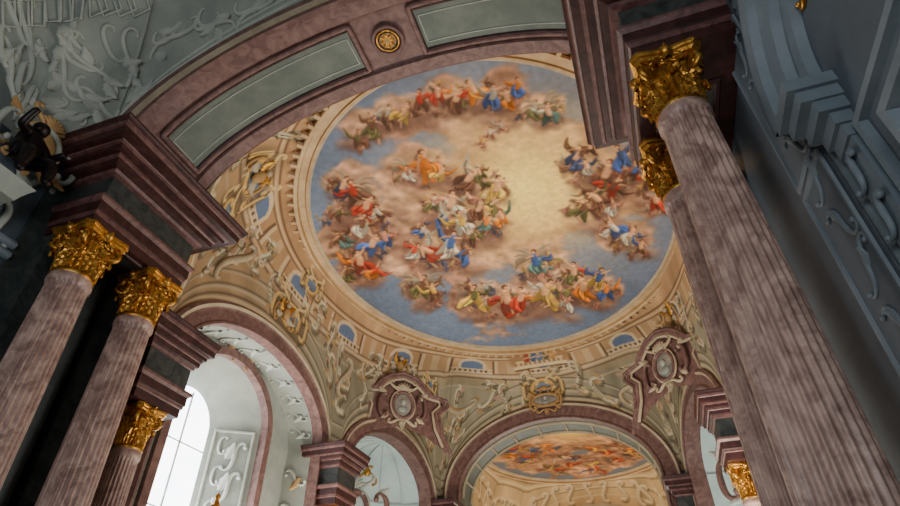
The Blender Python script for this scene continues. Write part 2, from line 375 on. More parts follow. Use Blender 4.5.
for (x0,y0,x1,y1,r) in [(345,146,395,124,10),(405,122,480,112,10),(485,118,560,126,10),(340,206,380,268,15),(350,284,378,278,9),(425,222,495,240,15),(420,262,475,262,13),(488,313,575,313,14),(570,304,615,298,12),(408,302,440,304,8),(575,176,650,196,14),(590,222,645,252,12),(462,312,490,314,8),(412,182,445,182,9),(520,278,552,280,8),(450,180,500,200,10),(395,200,420,260,9)]:
    for q in range(11):
        t=g.random();x=x0+(x1-x0)*t+g.uniform(-7,7);y=y0+(y1-y0)*t+g.uniform(-3,8);rr=r*g.uniform(.5,.95)*mpp(f1,x,y);c=f1(x,y)
        cv.stroke([c,c+.01],rr,(112,82,68),.5,.2,.9);cv.stroke([f1(x-1,y-3),f1(x+1,y-3)],rr*.7,(184,144,116),.45,.3,.9)
for (x0,y0,x1,y1,r) in [(350,142,400,118,11),(410,114,480,104,10),(480,108,555,116,9),(345,200,372,262,15),(430,215,490,230,13),(425,253,470,252,11),(490,303,570,303,12),(570,294,610,290,10),(580,165,640,180,15),(595,205,640,240,11)]:
    cv.stroke([f1(x0,y0),f1((x0+x1)/2+g.uniform(-6,6),(y0+y1)/2+3),f1(x1,y1)],r*mpp(f1,x0,y0),(92,66,56),.5,.3,.9)
for (x,y,s) in [(350,192,22),(423,290,22),(535,264,20),(475,298,18),(545,112,20),(408,172,16)]: wings(cv,f1,x,y,s*1.3,g.uniform(-.4,.4),(146,128,104))
figs=[(358,140,20,-.3,BRN,GRN),(372,128,22,.2,GRN,BRN),(388,116,22,-.3,BRN,WHT),(404,114,20,.4,YEL,BRN),(420,102,20,-.2,BRN,RED),(438,96,22,.1,RED,ORG),(456,100,24,.5,BRN,PNK),(474,92,22,-.4,ORG,RED),(492,98,22,.3,BLU,WHT),(508,100,24,-.2,ORG,BLU),(517,88,20,.1,BLU,ORG),(534,110,18,.4,GRN,WHT),(549,114,20,-.5,TEAL,WHT),
(342,188,20,.4,DBL,BRN),(354,194,26,-.2,BRN,RED),(366,208,28,.3,RED,BRN),(380,214,20,-.5,BRN,WHT),(362,226,22,.2,WHT,BRN),(344,240,22,-.4,TEAL,BRN),(372,246,26,.5,BLU,WHT),(386,240,16,.1,BLU,PNK),(360,264,26,-.2,RED,ORG),(374,272,20,.6,ORG,RED),(348,274,18,.1,GRN,BRN),(338,214,18,.5,BRN,GRN),
(427,167,30,-.6,ORG,ORG),(440,174,16,.8,YEL,ORG),(408,174,14,.2,WHT,PNK),(434,204,20,.1,GRN,WHT),(450,206,26,-.2,WHT,PNK),(444,218,20,.5,DBL,WHT),(468,180,26,.6,BRN,WHT),(480,174,16,-.3,GRN,BRN),(496,190,26,.1,YEL,GRN),(492,204,18,.6,GRN,YEL),(462,224,24,-.3,WHT,YEL),(486,224,20,.3,TEAL,ORG),(502,218,18,-.4,ORG,TEAL),(422,232,15,.4,BLU,WHT),(430,252,28,-.9,RED,WHT),(450,246,24,.3,WHT,BLU),(464,254,18,.9,BLU,BRN),(414,252,18,.2,WHT,RED),(472,238,16,.2,BRN,GRN),(478,210,18,.7,BRN,YEL),(470,198,16,-.6,PNK,WHT),
(490,134,12,.3,PNK,WHT),(501,127,12,-.4,PNK,WHT),(483,142,10,.3,PNK,YEL),
(422,288,26,.2,GRN,BRN),(434,292,18,-.4,BRN,YEL),(474,298,24,0,YEL,GRN),(486,304,16,.4,YEL,WHT),(508,302,30,-.1,RED,RED),(520,300,20,.3,RED,ORG),(536,264,24,.1,TEAL,BLU),(545,272,15,-.4,PNK,TEAL),(545,294,26,.2,YEL,WHT),(560,290,20,-.3,GRN,YEL),(574,274,20,.2,GRN,RED),(583,289,28,-.2,ORG,YEL),(598,280,22,.3,YEL,BLU),(606,292,16,-.1,BLU,ORG),(566,303,16,.4,WHT,PNK),
(576,158,26,.4,DBL,BRN),(587,168,18,-.4,WHT,DBL),(605,176,28,.2,BRN,RED),(612,188,22,.9,RED,BRN),(622,158,26,-.2,BLU,DBL),(634,172,20,.5,BRN,BLU),(598,200,24,-.5,BRN,GRN),(582,210,20,.6,GRN,BRN),(612,208,18,.1,WHT,PNK),(616,230,26,-.7,BLU,WHT),(630,236,20,.5,WHT,DBL),(641,248,16,.2,BRN,BLU),(650,182,22,.1,BRN,RED),(656,202,20,-.2,RED,BRN),(590,148,18,0,BRN,WHT)]
pal=[RED,ORG,BLU,GRN,YEL,WHT,BRN,TEAL,PNK,DBL]
for q in figs:
    if q[2]<14: continue
    for _ in range(2): figure(cv,f1,q[0]+g.uniform(-15,15),q[1]+g.uniform(-10,12),q[2]*g.uniform(.45,.75),g.uniform(-1.2,1.2),np.array([BRN,BRN,DBL,GRN,PNK,PNK,BRN][g.integers(7)])*.95,np.array([BRN,PNK,WHT,YEL][g.integers(4)])*.85,g,.65)
for q in figs: figure(cv,f1,q[0],q[1],q[2]*g.uniform(.85,1.15),q[3]+g.uniform(-.3,.3),q[4],q[5],g,.95)
cv.C=blur(cv.C,2)
cv.C=cv.C*.92+np.array([150,120,98.])*.08
cv.C=np.clip(cv.C*(.9+.2*fbm(cv.X*6,cv.Y*6,2)[...,None]),0,255)
fresco('ceiling_fresco',FX,FY,FA,FB,ZR,RISE,cv,1000,280)
# ================================================================ BAY 1 vault
def bay_segs(y0,y1,W,near,far,latc,lat,diag,yn=7.0,wf=6.9):
    L=[];c=XC
    P1=(c-yn,y0);P0=(c+yn,y0);ya,yb=latc-lat[0]-.15,latc+lat[0]+.15
    L.append((P0,P1,0,0,near))
    L.append((P1,(c-W,ya),near[2],lat[2],None))
    L.append(((c-W,ya),(c-W,yb),0,0,lat))
    L.append(((c-W,yb),(c-wf,y1),0,0,diag))
    L.append(((c-wf,y1),(c+wf,y1),0,0,far))
    L.append(((c+wf,y1),(c+W,yb),0,0,diag))
    L.append(((c+W,yb),(c+W,ya),0,0,lat))
    L.append(((c+W,ya),P0,lat[2],near[2],None))
    return L
NEAR=(6.9,4.0,12.0);LAT=(5.3,3.3,8.7);DIAG=(4.55,3.1,8.6);FAR=(6.6,4.7,9.2)
V1=Vault(FX,FY,FA+.12,FB+.12,ZR,bay_segs(9.8,33,8.6,NEAR,FAR,16.95,LAT,DIAG),15)
NSV=130
I,S,G=V1.grid(NSV);P=G.reshape(-1,3);Sf=S.ravel();If=I.ravel()
arc=np.r_[0,np.cumsum(np.linalg.norm(np.diff(V1.R,axis=0),axis=1))];AR=arc[I].ravel();tot=arc[-1]
n=fbm(P[:,0]*.5,P[:,1]*.5+P[:,2]*.3,4);n2=fbm(P[:,0]*2,P[:,1]*2+P[:,2],6)
dB=np.linalg.norm(G-V1.B[:,None,:],axis=2).ravel();dR=np.linalg.norm(G-V1.R[:,None,:],axis=2).ravel()
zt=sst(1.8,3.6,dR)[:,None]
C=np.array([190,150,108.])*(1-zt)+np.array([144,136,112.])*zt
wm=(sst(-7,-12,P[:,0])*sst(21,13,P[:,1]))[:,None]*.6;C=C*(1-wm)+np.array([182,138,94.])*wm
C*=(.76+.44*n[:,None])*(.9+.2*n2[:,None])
def line(D,d0,w,col,al=.8,mask=1.):
    global C
    A=(np.exp(-((D-d0)/w)**2)*al*mask)[:,None];C=C*(1-A)+np.array(col,float)*A
for d0,w,col in [(.95,.05,(96,70,50)),(1.1,.07,(216,186,144)),(1.22,.04,(106,80,60)),(2.35,.05,(100,80,62)),(2.5,.09,(208,184,148)),(2.68,.05,(88,74,60)),(3.3,.05,(180,162,132))]: line(dR,d0,w,col)
for d0,w,col in [(.3,.1,(202,180,142)),(.5,.06,(82,72,58)),(.8,.08,(188,172,140)),(.95,.05,(86,78,64)),(1.5,.06,(178,162,134)),(1.6,.04,(88,80,66))]: line(dB,d0,w,col,.8,(dR>2.7))
K=14;cell=tot/K
i0,_=V1.lookup(472,368);ph=arc[int(i0)%V1.n]
u=((AR-ph)/cell+.5)%1;um=(u-.5)*cell
def blend(mask,col,al=1.):
    global C
    A=(mask.astype(float)*al)[:,None];C=C*(1-A)+np.array(col,float)*A
band=(dR>1.3)&(dR<2.3)
y_=dR-1.75
blend(band&(np.abs(um)>1.15),(172,138,100),.6)
blend(band&(np.abs(np.abs(um)-1.15)<.07),(100,76,56),.8);blend(band&(np.abs(np.abs(um)-1.3)<.09),(212,186,146),.8)
blend(band&(np.abs(np.abs(um)-cell/2+.1)<.1),(200,172,132),.7)
inw=(np.abs(um)<.58)&(y_<.28)&(um**2/.58**2+np.clip(-(y_+.02),0,None)**2/.34**2<1)
inf=(np.abs(um)<.76)&(y_<.34)&(um**2/.76**2+np.clip(-(y_+.02),0,None)**2/.54**2<1)
blend(inf,(212,186,148),.95);blend(inw,(96,114,142),.95)
bal=(y_>.3)&(y_<.52)&(np.abs(um)<1.0);blend(bal,(104,80,60),.9);blend(bal&((um*3.6)%1<.5),(208,184,146),.9)
blend((np.abs(y_-.56)<.05)&(np.abs(um)<1.1),(218,194,156),.95);blend((np.abs(y_-.3)<.04)&(np.abs(um)<1.1),(212,188,150),.95)
def st(M,x,y,w,col,al=1.,sh=0.): stroke3(P,C,M(x,y,0),w,col,al,sh)
g=np.random.default_rng(5)
NK=34
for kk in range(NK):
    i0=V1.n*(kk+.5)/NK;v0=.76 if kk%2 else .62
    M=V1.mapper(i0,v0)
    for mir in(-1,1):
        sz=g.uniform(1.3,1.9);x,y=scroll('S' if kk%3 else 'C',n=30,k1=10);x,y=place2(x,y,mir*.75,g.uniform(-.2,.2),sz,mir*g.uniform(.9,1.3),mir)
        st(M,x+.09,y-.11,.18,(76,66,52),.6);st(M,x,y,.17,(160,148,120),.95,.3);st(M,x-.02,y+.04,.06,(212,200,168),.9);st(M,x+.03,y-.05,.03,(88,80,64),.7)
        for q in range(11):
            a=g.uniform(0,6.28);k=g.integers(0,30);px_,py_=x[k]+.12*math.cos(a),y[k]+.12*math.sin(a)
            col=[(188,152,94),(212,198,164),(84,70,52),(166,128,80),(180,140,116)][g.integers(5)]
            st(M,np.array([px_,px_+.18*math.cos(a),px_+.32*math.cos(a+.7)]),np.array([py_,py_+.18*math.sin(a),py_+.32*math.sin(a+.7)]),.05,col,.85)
def pcart(px,py,sz,inner=(104,116,132)):
    i0,v0=V1.lookup(px,py);M=V1.mapper(i0,v0);t=np.linspace(0,2*pi,25)
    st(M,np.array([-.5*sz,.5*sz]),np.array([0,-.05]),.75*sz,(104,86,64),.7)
    st(M,np.array([-.2*sz,.2*sz]),np.array([0,0]),.33*sz,inner,1,.2)
    st(M,.6*sz*np.cos(t),.45*sz*np.sin(t),.09*sz,(200,160,92),1,.35)
    for m_ in(-1,1):
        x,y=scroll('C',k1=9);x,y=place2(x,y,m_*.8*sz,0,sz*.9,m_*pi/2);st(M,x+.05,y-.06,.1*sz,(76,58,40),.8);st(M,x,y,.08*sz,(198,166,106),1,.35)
        x,y=scroll('S',k1=9);x,y=place2(x,y,m_*.5*sz,.6*sz,sz*.8,m_*.4,m_);st(M,x,y,.07*sz,(206,176,120),1,.35)
        for q in range(6):
            a=g.uniform(0,6.28);cxx,cyy=m_*sz*g.uniform(.3,1.1),sz*g.uniform(-.6,.7);st(M,np.array([cxx,cxx+.25*math.cos(a)]),np.array([cyy,cyy+.25*math.sin(a)]),.06,[(210,190,148),(84,66,46),(190,150,84)][g.integers(3)],.8)
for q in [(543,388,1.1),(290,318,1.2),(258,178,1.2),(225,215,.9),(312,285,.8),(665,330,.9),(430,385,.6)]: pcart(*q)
# painted balcony with figures over the far arch
i0,v0=V1.lookup(539,358);M=V1.mapper(i0,v0)
st(M,np.array([-1.2,1.2]),np.array([.1,.1]),.75,(158,120,82),.9)
st(M,np.array([-1.5,1.5]),np.array([-.55,-.55]),.14,(224,196,152));st(M,np.array([-1.4,1.4]),np.array([-.1,-.1]),.09,(214,182,136));st(M,np.array([-1.5,1.5]),np.array([-.72,-.72]),.07,(92,66,44),.8)
for q in np.linspace(-1.3,1.3,10): st(M,np.array([q,q]),np.array([-.48,-.15]),.06,(218,188,142))
for q,c_ in((-.75,(150,70,50)),(-.35,(70,94,126)),(.05,(88,116,140)),(.45,(110,96,66)),(.85,(186,136,72))):
    st(M,np.array([q,q+.08]),np.array([0,.42]),.2,c_,1,.4);st(M,np.array([q+.1,q+.1]),np.array([.68,.7]),.11,(206,158,122));st(M,np.array([q-.15,q+.3]),np.array([.15,.3]),.06,(206,158,122))
C=np.clip(C,0,255)
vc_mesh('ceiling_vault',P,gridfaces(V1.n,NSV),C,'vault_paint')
mb=MB()
g=np.random.default_rng(8)
gold_spots=[(398,366,1.15),(672,318,1.2),(258,175,1.1),(283,315,1.0)]
for (px,py,sz) in gold_spots:
    O,U,V,N=V1.frame(*V1.lookup(px,py));fr=Fr(O,U,V,N)
    for m_ in(-1,1):
        add_scroll(mb,fr,m_*.45*sz,-.1*sz,.8*sz,m_*pi/2,'ochre','C',.05*sz)
        acanthus(mb,fr,m_*.15*sz,.1*sz,.55*sz,-m_*.6,'gold');acanthus(mb,fr,m_*.2*sz,-.1*sz,.5*sz,-m_*1.8,'stonecream')
    mb.sphere(fr(0,0,.12*sz),(.22*sz,.3*sz,.15*sz),'ochre',U=fr.U,V=fr.V,N=fr.N)
    mb.sphere(fr(0,.42*sz,.12*sz),.12*sz,'stonecream')
for (px,py,sz,an,mir) in [(345,376,1.8,.9,1),(452,412,2.2,-.9,1),(628,388,2.2,.6,1),(232,262,1.9,.5,1),(205,240,1.8,.8,-1),(685,385,1.7,1.2,1)]:
    M=V1.mapper(*V1.lookup(px,py))
    x,y=scroll('S',k1=10);x,y=place2(x,y,0,0,sz,an,mir);rr=.13*(.5+.7*np.sin(np.linspace(0,pi,len(x))))
    mb.tube(M(x,y,.03),rr,'stonecream',6,ref=M.N)
    mb.tube(M(x+.1,y+.08,.03),rr*.5,'ochre',6,ref=M.N)
mb.obj('trim_1')
mb=MB()
a=np.linspace(0,2*pi,181)[:-1]
def ring(o,z,cx=FX,cy=FY,ra=FA,rb=FB,zz=ZR,aa=a): return np.stack([cx+(ra+o)*np.cos(aa),cy+(rb+o)*np.sin(aa),np.full(len(aa),zz+z)],1)
def ringset(mb,**k):
    prof=[(-.16,.12),(-.18,-.02),(-.1,-.1),(0,-.08),(.04,-.02),(.3,-.06),(.34,-.2),(.48,-.24),(.52,-.12)]
    mt=['cream','stonecream','cream','ochre','cream','ochre','cream','cream']
    for p,q,m in zip(prof[:-1],prof[1:],mt): mb.grid([ring(*p,**k),ring(*q,**k)],m,True,cv=True)
ringset(mb)
K=110
for i in range(K):
    t=2*pi*i/K;c,s2=math.cos(t),math.sin(t);O=np.array([FX+(FA+.62)*c,FY+(FB+.62)*s2,ZR-.2]);n_=np.array([c/FA,s2/FB,0]);n_/=np.linalg.norm(n_);u=np.array([-n_[1],n_[0],0])
    fr=Fr(O,u,n_,(0,0,-1))
    V=[fr(x,y,z) for x in(-.08,.08) for y in(-.16,.1) for z in(-.1,.08)]
    mb.add(V,[(0,1,3,2),(4,6,7,5),(0,4,5,1),(2,3,7,6),(0,2,6,4),(1,5,7,3)],'cream',False)
mb.obj('trim_2')
# ---------------------------------------------------------------- walls & arches of bay 1
def arch_unit(O,h,nv,a,b,zs,band=.75,depth=1.5,proud=.14,bandm='mauve',soff='stucco',zb=-1.6,n=48):
    mb=MB();AP=lambda da,d,lo=zb:arch_path(O,h,nv,a+da,b+da,zs,lo,d,n)
    prof=[(.12,0,None),(.12,-proud,bandm),(0,-proud*1.5,bandm),(-.12,-proud*1.2,'stonecream'),(-.18,-proud*.7,bandm),(-band+.15,-proud*.7,bandm),(-band+.08,-proud*1.3,bandm),(-band,-proud*1.3,bandm),(-band,.3,bandm),(-band,depth,soff)]
    for p,q in zip(prof[:-1],prof[1:]): mb.grid([AP(*p[:2]),AP(*q[:2])],q[2],True)
    return mb
def cxy(side,x): return XC+side*x
def ent_prof(z0,z1,pr):
    H=z1-z0;R='red_marble';L='red_light'
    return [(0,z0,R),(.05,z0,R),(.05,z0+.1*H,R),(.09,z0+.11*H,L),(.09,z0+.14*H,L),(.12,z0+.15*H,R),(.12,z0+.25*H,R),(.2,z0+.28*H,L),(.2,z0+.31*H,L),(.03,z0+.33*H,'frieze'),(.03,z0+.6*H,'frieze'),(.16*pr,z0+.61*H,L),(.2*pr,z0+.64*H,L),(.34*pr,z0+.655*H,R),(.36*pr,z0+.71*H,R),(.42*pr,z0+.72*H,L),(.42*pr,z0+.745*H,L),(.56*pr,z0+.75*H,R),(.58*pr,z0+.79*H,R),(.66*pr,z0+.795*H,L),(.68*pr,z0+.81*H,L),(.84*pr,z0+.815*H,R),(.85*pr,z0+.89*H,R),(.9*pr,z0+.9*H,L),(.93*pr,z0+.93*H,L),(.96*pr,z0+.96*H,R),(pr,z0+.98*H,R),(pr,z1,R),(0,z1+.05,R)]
Y=np.array([0,1,0.]);X=np.array([1,0,0.])
for sd in(-1,1):
    nm='left' if sd<0 else 'right'
    O=(cxy(sd,8.6),16.95,0);nv=sd*X
    mb=arch_unit(O,Y,nv,5.3,3.3,8.7)
    Wo=lambda a,b,zs,d:arch_path((cxy(sd,8.6),17.0,0),Y,nv,a,b,zs,-1.6,d,48)
    mb.grid([arch_path(O,Y,nv,4.55,2.55,8.7,-1.6,1.5,48),Wo(2.95,2.5,8.7,1.5)],'stucco',False)
    mb.grid([Wo(2.95,2.5,8.7,1.5),Wo(2.95,2.5,8.7,1.35)],'mauve',True);mb.grid([Wo(2.95,2.5,8.7,1.35),Wo(2.6,2.15,8.7,1.35)],'mauve',False)
    mb.grid([Wo(2.6,2.15,8.7,1.35),Wo(2.6,2.15,8.7,1.7)],'mauve',False)
    mb.grid([Wo(2.6,2.15,8.7,1.7),Wo(1.45,1.4,8.6,3.4)],'stucco',True)
    for yy,sg in((17+2.0,1),(17-2.0,-1)):
        d0=np.array([sd*1.7,-sg*1.15,0]);d0/=np.linalg.norm(d0)
        fr=Fr((cxy(sd,8.6+2.5),yy,6.5),d0,(0,0,1),np.cross(d0,(0,0,1))*1.)
        if (fr.N[1]*sg)>0: fr.N=-fr.N
        rect_mould(mb,fr,-.7,.7,-3.2,2.2,[(0,.02),(.03,.09),(.09,.09),(.12,.02)],'relief','stucco')
        for zz in(-2.6,-1.3,.0,1.2):
            add_scroll(mb,fr,-.15,zz,1.1,pi/2,'stucco_white','S',.07,sg,.05);acanthus(mb,fr,.1,zz-.1,.7,.3,'stucco_white')
            add_scroll(mb,fr,.25,zz+.5,.7,pi/2,'stucco_white','C',.05,-sg,.05)
    for t in np.linspace(.25,pi-.25,11):
        u,z=4.55*math.cos(t),8.7+2.55*math.sin(t)
        nn=np.array([0,-math.cos(t),-math.sin(t)]);uu=np.array([0,-math.sin(t),math.cos(t)])
        fr=Fr((cxy(sd,8.6+.85),16.95+u,z),uu,nv,nn)
        add_scroll(mb,fr,0,0,.9,.6,'relief','S',.05);acanthus(mb,fr,0,-.2,.45,0.5,'relief')
    for zz in(3.2,4.6,6.,7.4):
        for sg in(-1,1):
            fr=Fr((cxy(sd,8.6+.85),16.95+sg*4.55,zz),(0,0,1),nv,(0,-sg,0));add_scroll(mb,fr,0,0,1.0,.5,'relief','S',.06);acanthus(mb,fr,0,-.2,.6,1.,'ochre')
    for yq in(-.6,.6): 
        fr=Fr((cxy(sd,8.6+1.45),17+yq,11.05),(0,1,0),(0,0,1),(-sd,0,0));add_scroll(mb,fr,0,0,.7,.5*np.sign(yq),'ochre','S',.045,int(np.sign(yq)));acanthus(mb,fr,0,-.1,.4,0,'ochre')
    mb.obj('wall_'+nm)
    e=MB();G=Wo(1.45,1.4,8.6,3.4);G0=G.copy();G0[:,1]=17.0
    e.grid([G,G0],'glass',False)
    e.box(cxy(sd,8.6+3.34)-.03,cxy(sd,8.6+3.34)+.03,16.975,17.025,-1.6,9.8,'stucco')
    for zz in np.arange(0.6,10,2.4): e.box(cxy(sd,8.6+3.34)-.02,cxy(sd,8.6+3.34)+.02,15.6,18.4,zz-.02,zz+.02,'stucco')
    e.obj('window_%d'%(1 if sd<0 else 2))
    p=np.array([cxy(sd,8.6),22.4,0]);q=np.array([cxy(sd,6.9),33,0]);O=(p+q)/2;h=(q-p)/np.linalg.norm(q-p);nv=np.array([h[1],-h[0],0])
    if nv[0]*sd<0:nv=-nv
    mb=arch_unit(O,h,nv,4.55,3.1,8.6,band=.7,depth=.6,soff='mauve')
    a_,b_=3.85,2.4
    th=np.linspace(0,pi,25)
    rows=[]
    for z in(-1.6,3,8.6): rows.append([O+h*a_*math.cos(t)+nv*(.6+2.4*math.sin(t))+np.array([0,0,z]) for t in th])
    for ps in np.linspace(.12,pi/2,10): rows.append([O+h*a_*math.cos(t)*math.cos(ps)+nv*(.6+2.4*math.sin(t)*math.cos(ps))+np.array([0,0,8.6+b_*math.sin(ps)]) for t in th])
    mb.grid(np.array(rows),'niche',True)
    for t in np.linspace(.4,pi-.4,6):
        L=np.array([O+h*(a_-.05)*math.cos(t)*math.cos(ps)+nv*(.6+2.33*math.sin(t)*math.cos(ps))+np.array([0,0,8.6+(b_-.05)*math.sin(ps)]) for ps in np.linspace(0,1.4,10)])
        mb.tube(L,.05,'niche',5)
    L=np.array([O+h*(a_-.05)*math.cos(t)+nv*(.6+2.33*math.sin(t))+np.array([0,0,8.5]) for t in th]);mb.tube(L,.12,'niche',6)
    cn=np.array([XC-O[0],12-O[1],0.]);cn/=np.linalg.norm(cn);cu=np.array([-cn[1],cn[0],0])
    fr=Fr(O+nv*1.7+cu*0-np.array([0,1.2,0])+np.array([0,0,7.3]),cu,(0,0,1),cn);cartouche(mb,fr,1.7,'mauve','relief','niche')
    fr=Fr(O+nv*1.6+np.array([0,0,9.3]),cu,(0,0,1),cn);add_scroll(mb,fr,-.3,0,.9,.7,'ochre','S',.07);add_scroll(mb,fr,.3,0,.9,-.7,'ochre','S',.07,-1);mb.sphere(fr(0,.2,0),.22,'gold')
    mb.obj('wall_diagonal_'+nm)
    cn2=cn*.75-nv*.35;cn2/=np.linalg.norm(cn2);cu2=np.array([-cn2[1],cn2[0],0])
    mb=MB();fr=Fr(O-nv*.95-np.array([0,1.,0])+np.array([0,0,12.35]),cu2,(0,0,1),cn2-np.array([0,0,.3]))
    cartouche(mb,fr,1.3,'mauve','stonecream','portrait')
    hood=[(-2.6,-2.2),(-2.1,-1.2),(-1.9,-.2),(-2.4,.3),(-2.35,.6),(-1.5,.7),(-1.2,1.1),(-.7,1.5),(0,1.7)]
    hx=np.array([q[0] for q in hood]+[-q[0] for q in hood[::-1][1:]]);hy=np.array([q[1] for q in hood]+[q[1] for q in hood[::-1][1:]])
    for sc,r_,m_,o_ in((1,.16,'mauve',0),(.9,.08,'stonecream',.05),(1.1,.1,'mauve',.1)): mb.tube(fr(hx*sc,hy*sc,o_),r_,m_,6,ref=fr.N)
    mb.grid([fr(hx,hy,-.1),fr(hx*.5,hy*.5-.4,-.05),fr(hx*.1,hy*.1-1.,-.05)],'mauve',False)
    mb.obj('wall_cartouche')
mb=arch_unit((XC,33,0),X,Y,6.6,4.7,9.2,band=.9,depth=2.4,soff='panelgreen')
for y_ in(33.5,35.1):
    L=arch_path((XC,0,0),X,Y,5.66,3.76,9.2,None,y_,60);mb.tube(L,.09,'stonecream',6,ref=(0,1,0))
for t in np.linspace(.25,pi-.25,10):
    L=[arch_path((XC,0,0),X,Y,5.66,3.76,9.2,None,y_,2,t,t+.001)[0] for y_ in(33.5,35.1)];mb.tube(np.array(L),.07,'stonecream',5,ref=(0,0,1))
mb.obj('wall_back')
mb=MB();fr=Fr((XC,32.7,14.15),X,(0,0,1),(0,-1,0));cartouche(mb,fr,.95,'ochre','ochre','portrait',(.8,.36));mb.obj('wall_cartouche')
def capital(mb,c,r,h,m='gold'):
    x,y,z=c
    mb.lathe((x,y,z),[(r*1.05,0),(r*1.12,.04*h),(r*1.05,.08*h),(r*.95,.1*h),(r*.98,.5*h),(r*1.15,.8*h),(r*1.35,.9*h)],m,24)
    for row,(hh,off,rr) in enumerate([(.42,0,1.0),(.70,.5,1.02)]):
        for i in range(8):
            t=2*pi*(i+off)/8;e=np.array([math.cos(t),math.sin(t),0]);u=np.array([-e[1],e[0],0]);G=[]
            for j in range(13):
                v=j/12
                if v<.75: R=r*rr+.05*r+.18*r*(v/.75)**2;Zq=hh*h*(v/.75)
                else:
                    a=(v-.75)/.25*2.4;R=r*rr+.23*r+.26*r*math.sin(a*.75);Zq=hh*h+.07*h*math.sin(a)-.12*h*(a/2.4)**2
                w=r*.42*(.75+.35*math.sin(pi*v))*(1+.24*math.cos(v*pi*9))*(1 if v<.8 else 1-.9*(v-.8)/.2*.6)
                G.append([np.array([x,y,z+Zq+.08*h])+e*(R-.14*r*(k/3-1)**2+.06*r*math.cos(k*pi))+u*w*(k/3-1) for k in range(7)])
            mb.grid(np.array(G),m,False)
    for i in range(4):
        t=pi/4+i*pi/2;e=np.array([math.cos(t),math.sin(t),0]);up=np.array([0,0,1.]);C0=np.array([x,y,z+.76*h])+e*r*1.38
        a=np.linspace(0,3.6*pi,34);R=.17*h*(1-a/(3.9*pi));L=C0+np.outer(R*np.cos(a+pi/2)*1.,e)+np.outer(R*np.sin(a+pi/2),up)
        st_=np.array([[x,y,z+.5*h]])+e*r*1.0;L=np.vstack([st_,L])
        mb.tube(L,np.linspace(.07*h,.035*h,len(L)),m,6)
        t=i*pi/2;e=np.array([math.cos(t),math.sin(t),0]);u=np.array([-e[1],e[0],0])
        for q in(-1,1):
            C0=np.array([x,y,z+.8*h])+e*r*1.25+u*q*r*.28
            L=C0+np.outer(R*.6*np.cos(a),u*q)+np.outer(R*.6*np.sin(a),up);mb.tube(L,.03*h,m,5)
        mb.sphere(np.array([x,y,z+.96*h])+e*r*1.32,(.1*h),m,8,6)
        acanthus(mb,Fr(np.array([x,y,z+.8*h])+e*r*1.3,u,up,e),0,0,.25*h,0,m)
    pts=[]
    for i in range(4):
        for q in np.linspace(-.85,.85,9):
            t=i*pi/2+q*pi/4;rad=r*(1.32+.55*abs(q/.85)**2.2);pts.append((rad*math.cos(t),rad*math.sin(t)))
    pts=np.array(pts);n_=len(pts)
    G=[[(x+px*k,y+py*k,z+zz*h) for px,py in pts] for k,zz in((.9,.88),(.98,.91),(.98,.96),(1.04,.98),(1.04,1.03))]
    mb.grid(G,m,False,cv=True);mb.add(G[-1],[tuple(range(n_))],m,False);mb.add(G[0],[tuple(range(n_))],m,False)
def fluted(mb,c,r0,r1,z0,z1,m='column_marble',nf=24):
    N=nf*10;a=np.arange(N)*2*pi/N;ph=(a*nf/(2*pi))%1
    prof=np.where(ph<.28,0,-.1*np.sqrt(np.clip(1-((ph-.64)/.36)**2,0,1)))
    rows=[]
    zz=np.r_[z0,z0+.12,np.linspace(z0+.3,z1-.45,12),z1-.3,z1-.22,z1-.18,z1-.08,z1-.04,z1]
    for z in zz:
        t=(z-z0)/(z1-z0);r=r0+(r1-r0)*t**1.4;d=1. if z0+.2<z<z1-.26 else 0.
        if z>z1-.2: r=r*(1.1 if z<z1-.05 else 1.06)
        if z<z0+.15: r*=1.06
        R=r*(1+prof*d);rows.append(np.stack([c[0]+R*np.cos(a),c[1]+R*np.sin(a),np.full(N,z)],1))
    mb.grid(np.array(rows),m,True,cv=True)
def column(x,y,r0,r1,z0,z1,h):
    e=empty('fluted_column',(x,y,0))
    mb=MB();fluted(mb,(0,0),r0,r1,z0+.6,z1);mb.obj('shaft',e)
    mb=MB();mb.box(-r0*1.45,r0*1.45,-r0*1.45,r0*1.45,z0,z0+.2,'red_marble');mb.lathe((0,0,z0+.2),[(r0*1.4,0),(r0*1.45,.08),(r0*1.35,.15),(r0*1.15,.2),(r0*1.2,.28),(r0*1.25,.34),(r0*1.1,.4),(0.01,.41)],'stucco_white');mb.obj('base',e)
    mb=MB();capital(mb,(0,0,z1),r1,h);mb.obj('capital',e)
    return e
for (x,y) in [(-12.2,7.6),(-12.2,9.7)]: column(x,y,.54,.45,0.2,8.0,1.3)
for (x,y) in [(2.0,7.32),(2.03,9.5)]: column(x,y,.52,.42,0.2,8.0,1.3)
mb=MB()
mb.box(-13.3,-11.4,6.7,10.5,-1.6,.2,'red_marble');mb.box(1.2,3.4,6.2,10.3,-1.6,.2,'red_marble');mb.obj('column_pedestal')
for (x0,x1,y0,y1) in [(-13.4,-11.7,7.1,10.2),(1.5,3.5,6.8,10.0)]:
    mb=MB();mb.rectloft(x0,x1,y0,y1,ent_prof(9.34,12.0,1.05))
    ym=(y0+y1)/2;fr=Fr(((x0+x1)/2+(.1 if x0<-10 else -.1),ym,9.34),(0,1,0),(1,0,0),(0,0,-1));rect_mould(mb,fr,-.5,.5,-.5,.5,[(0,.005),(.03,.05),(.1,.05),(.13,.005)],'red_marble','frieze')
    mb.obj('entablature')
mb=MB()
mb.box(-15.5,-13.2,6.6,10.7,-1.6,14.5,'darkgreen_marble')
mb.box(-13.2,-12.95,8.3,9.0,-1.6,9.3,'darkgreen_marble')
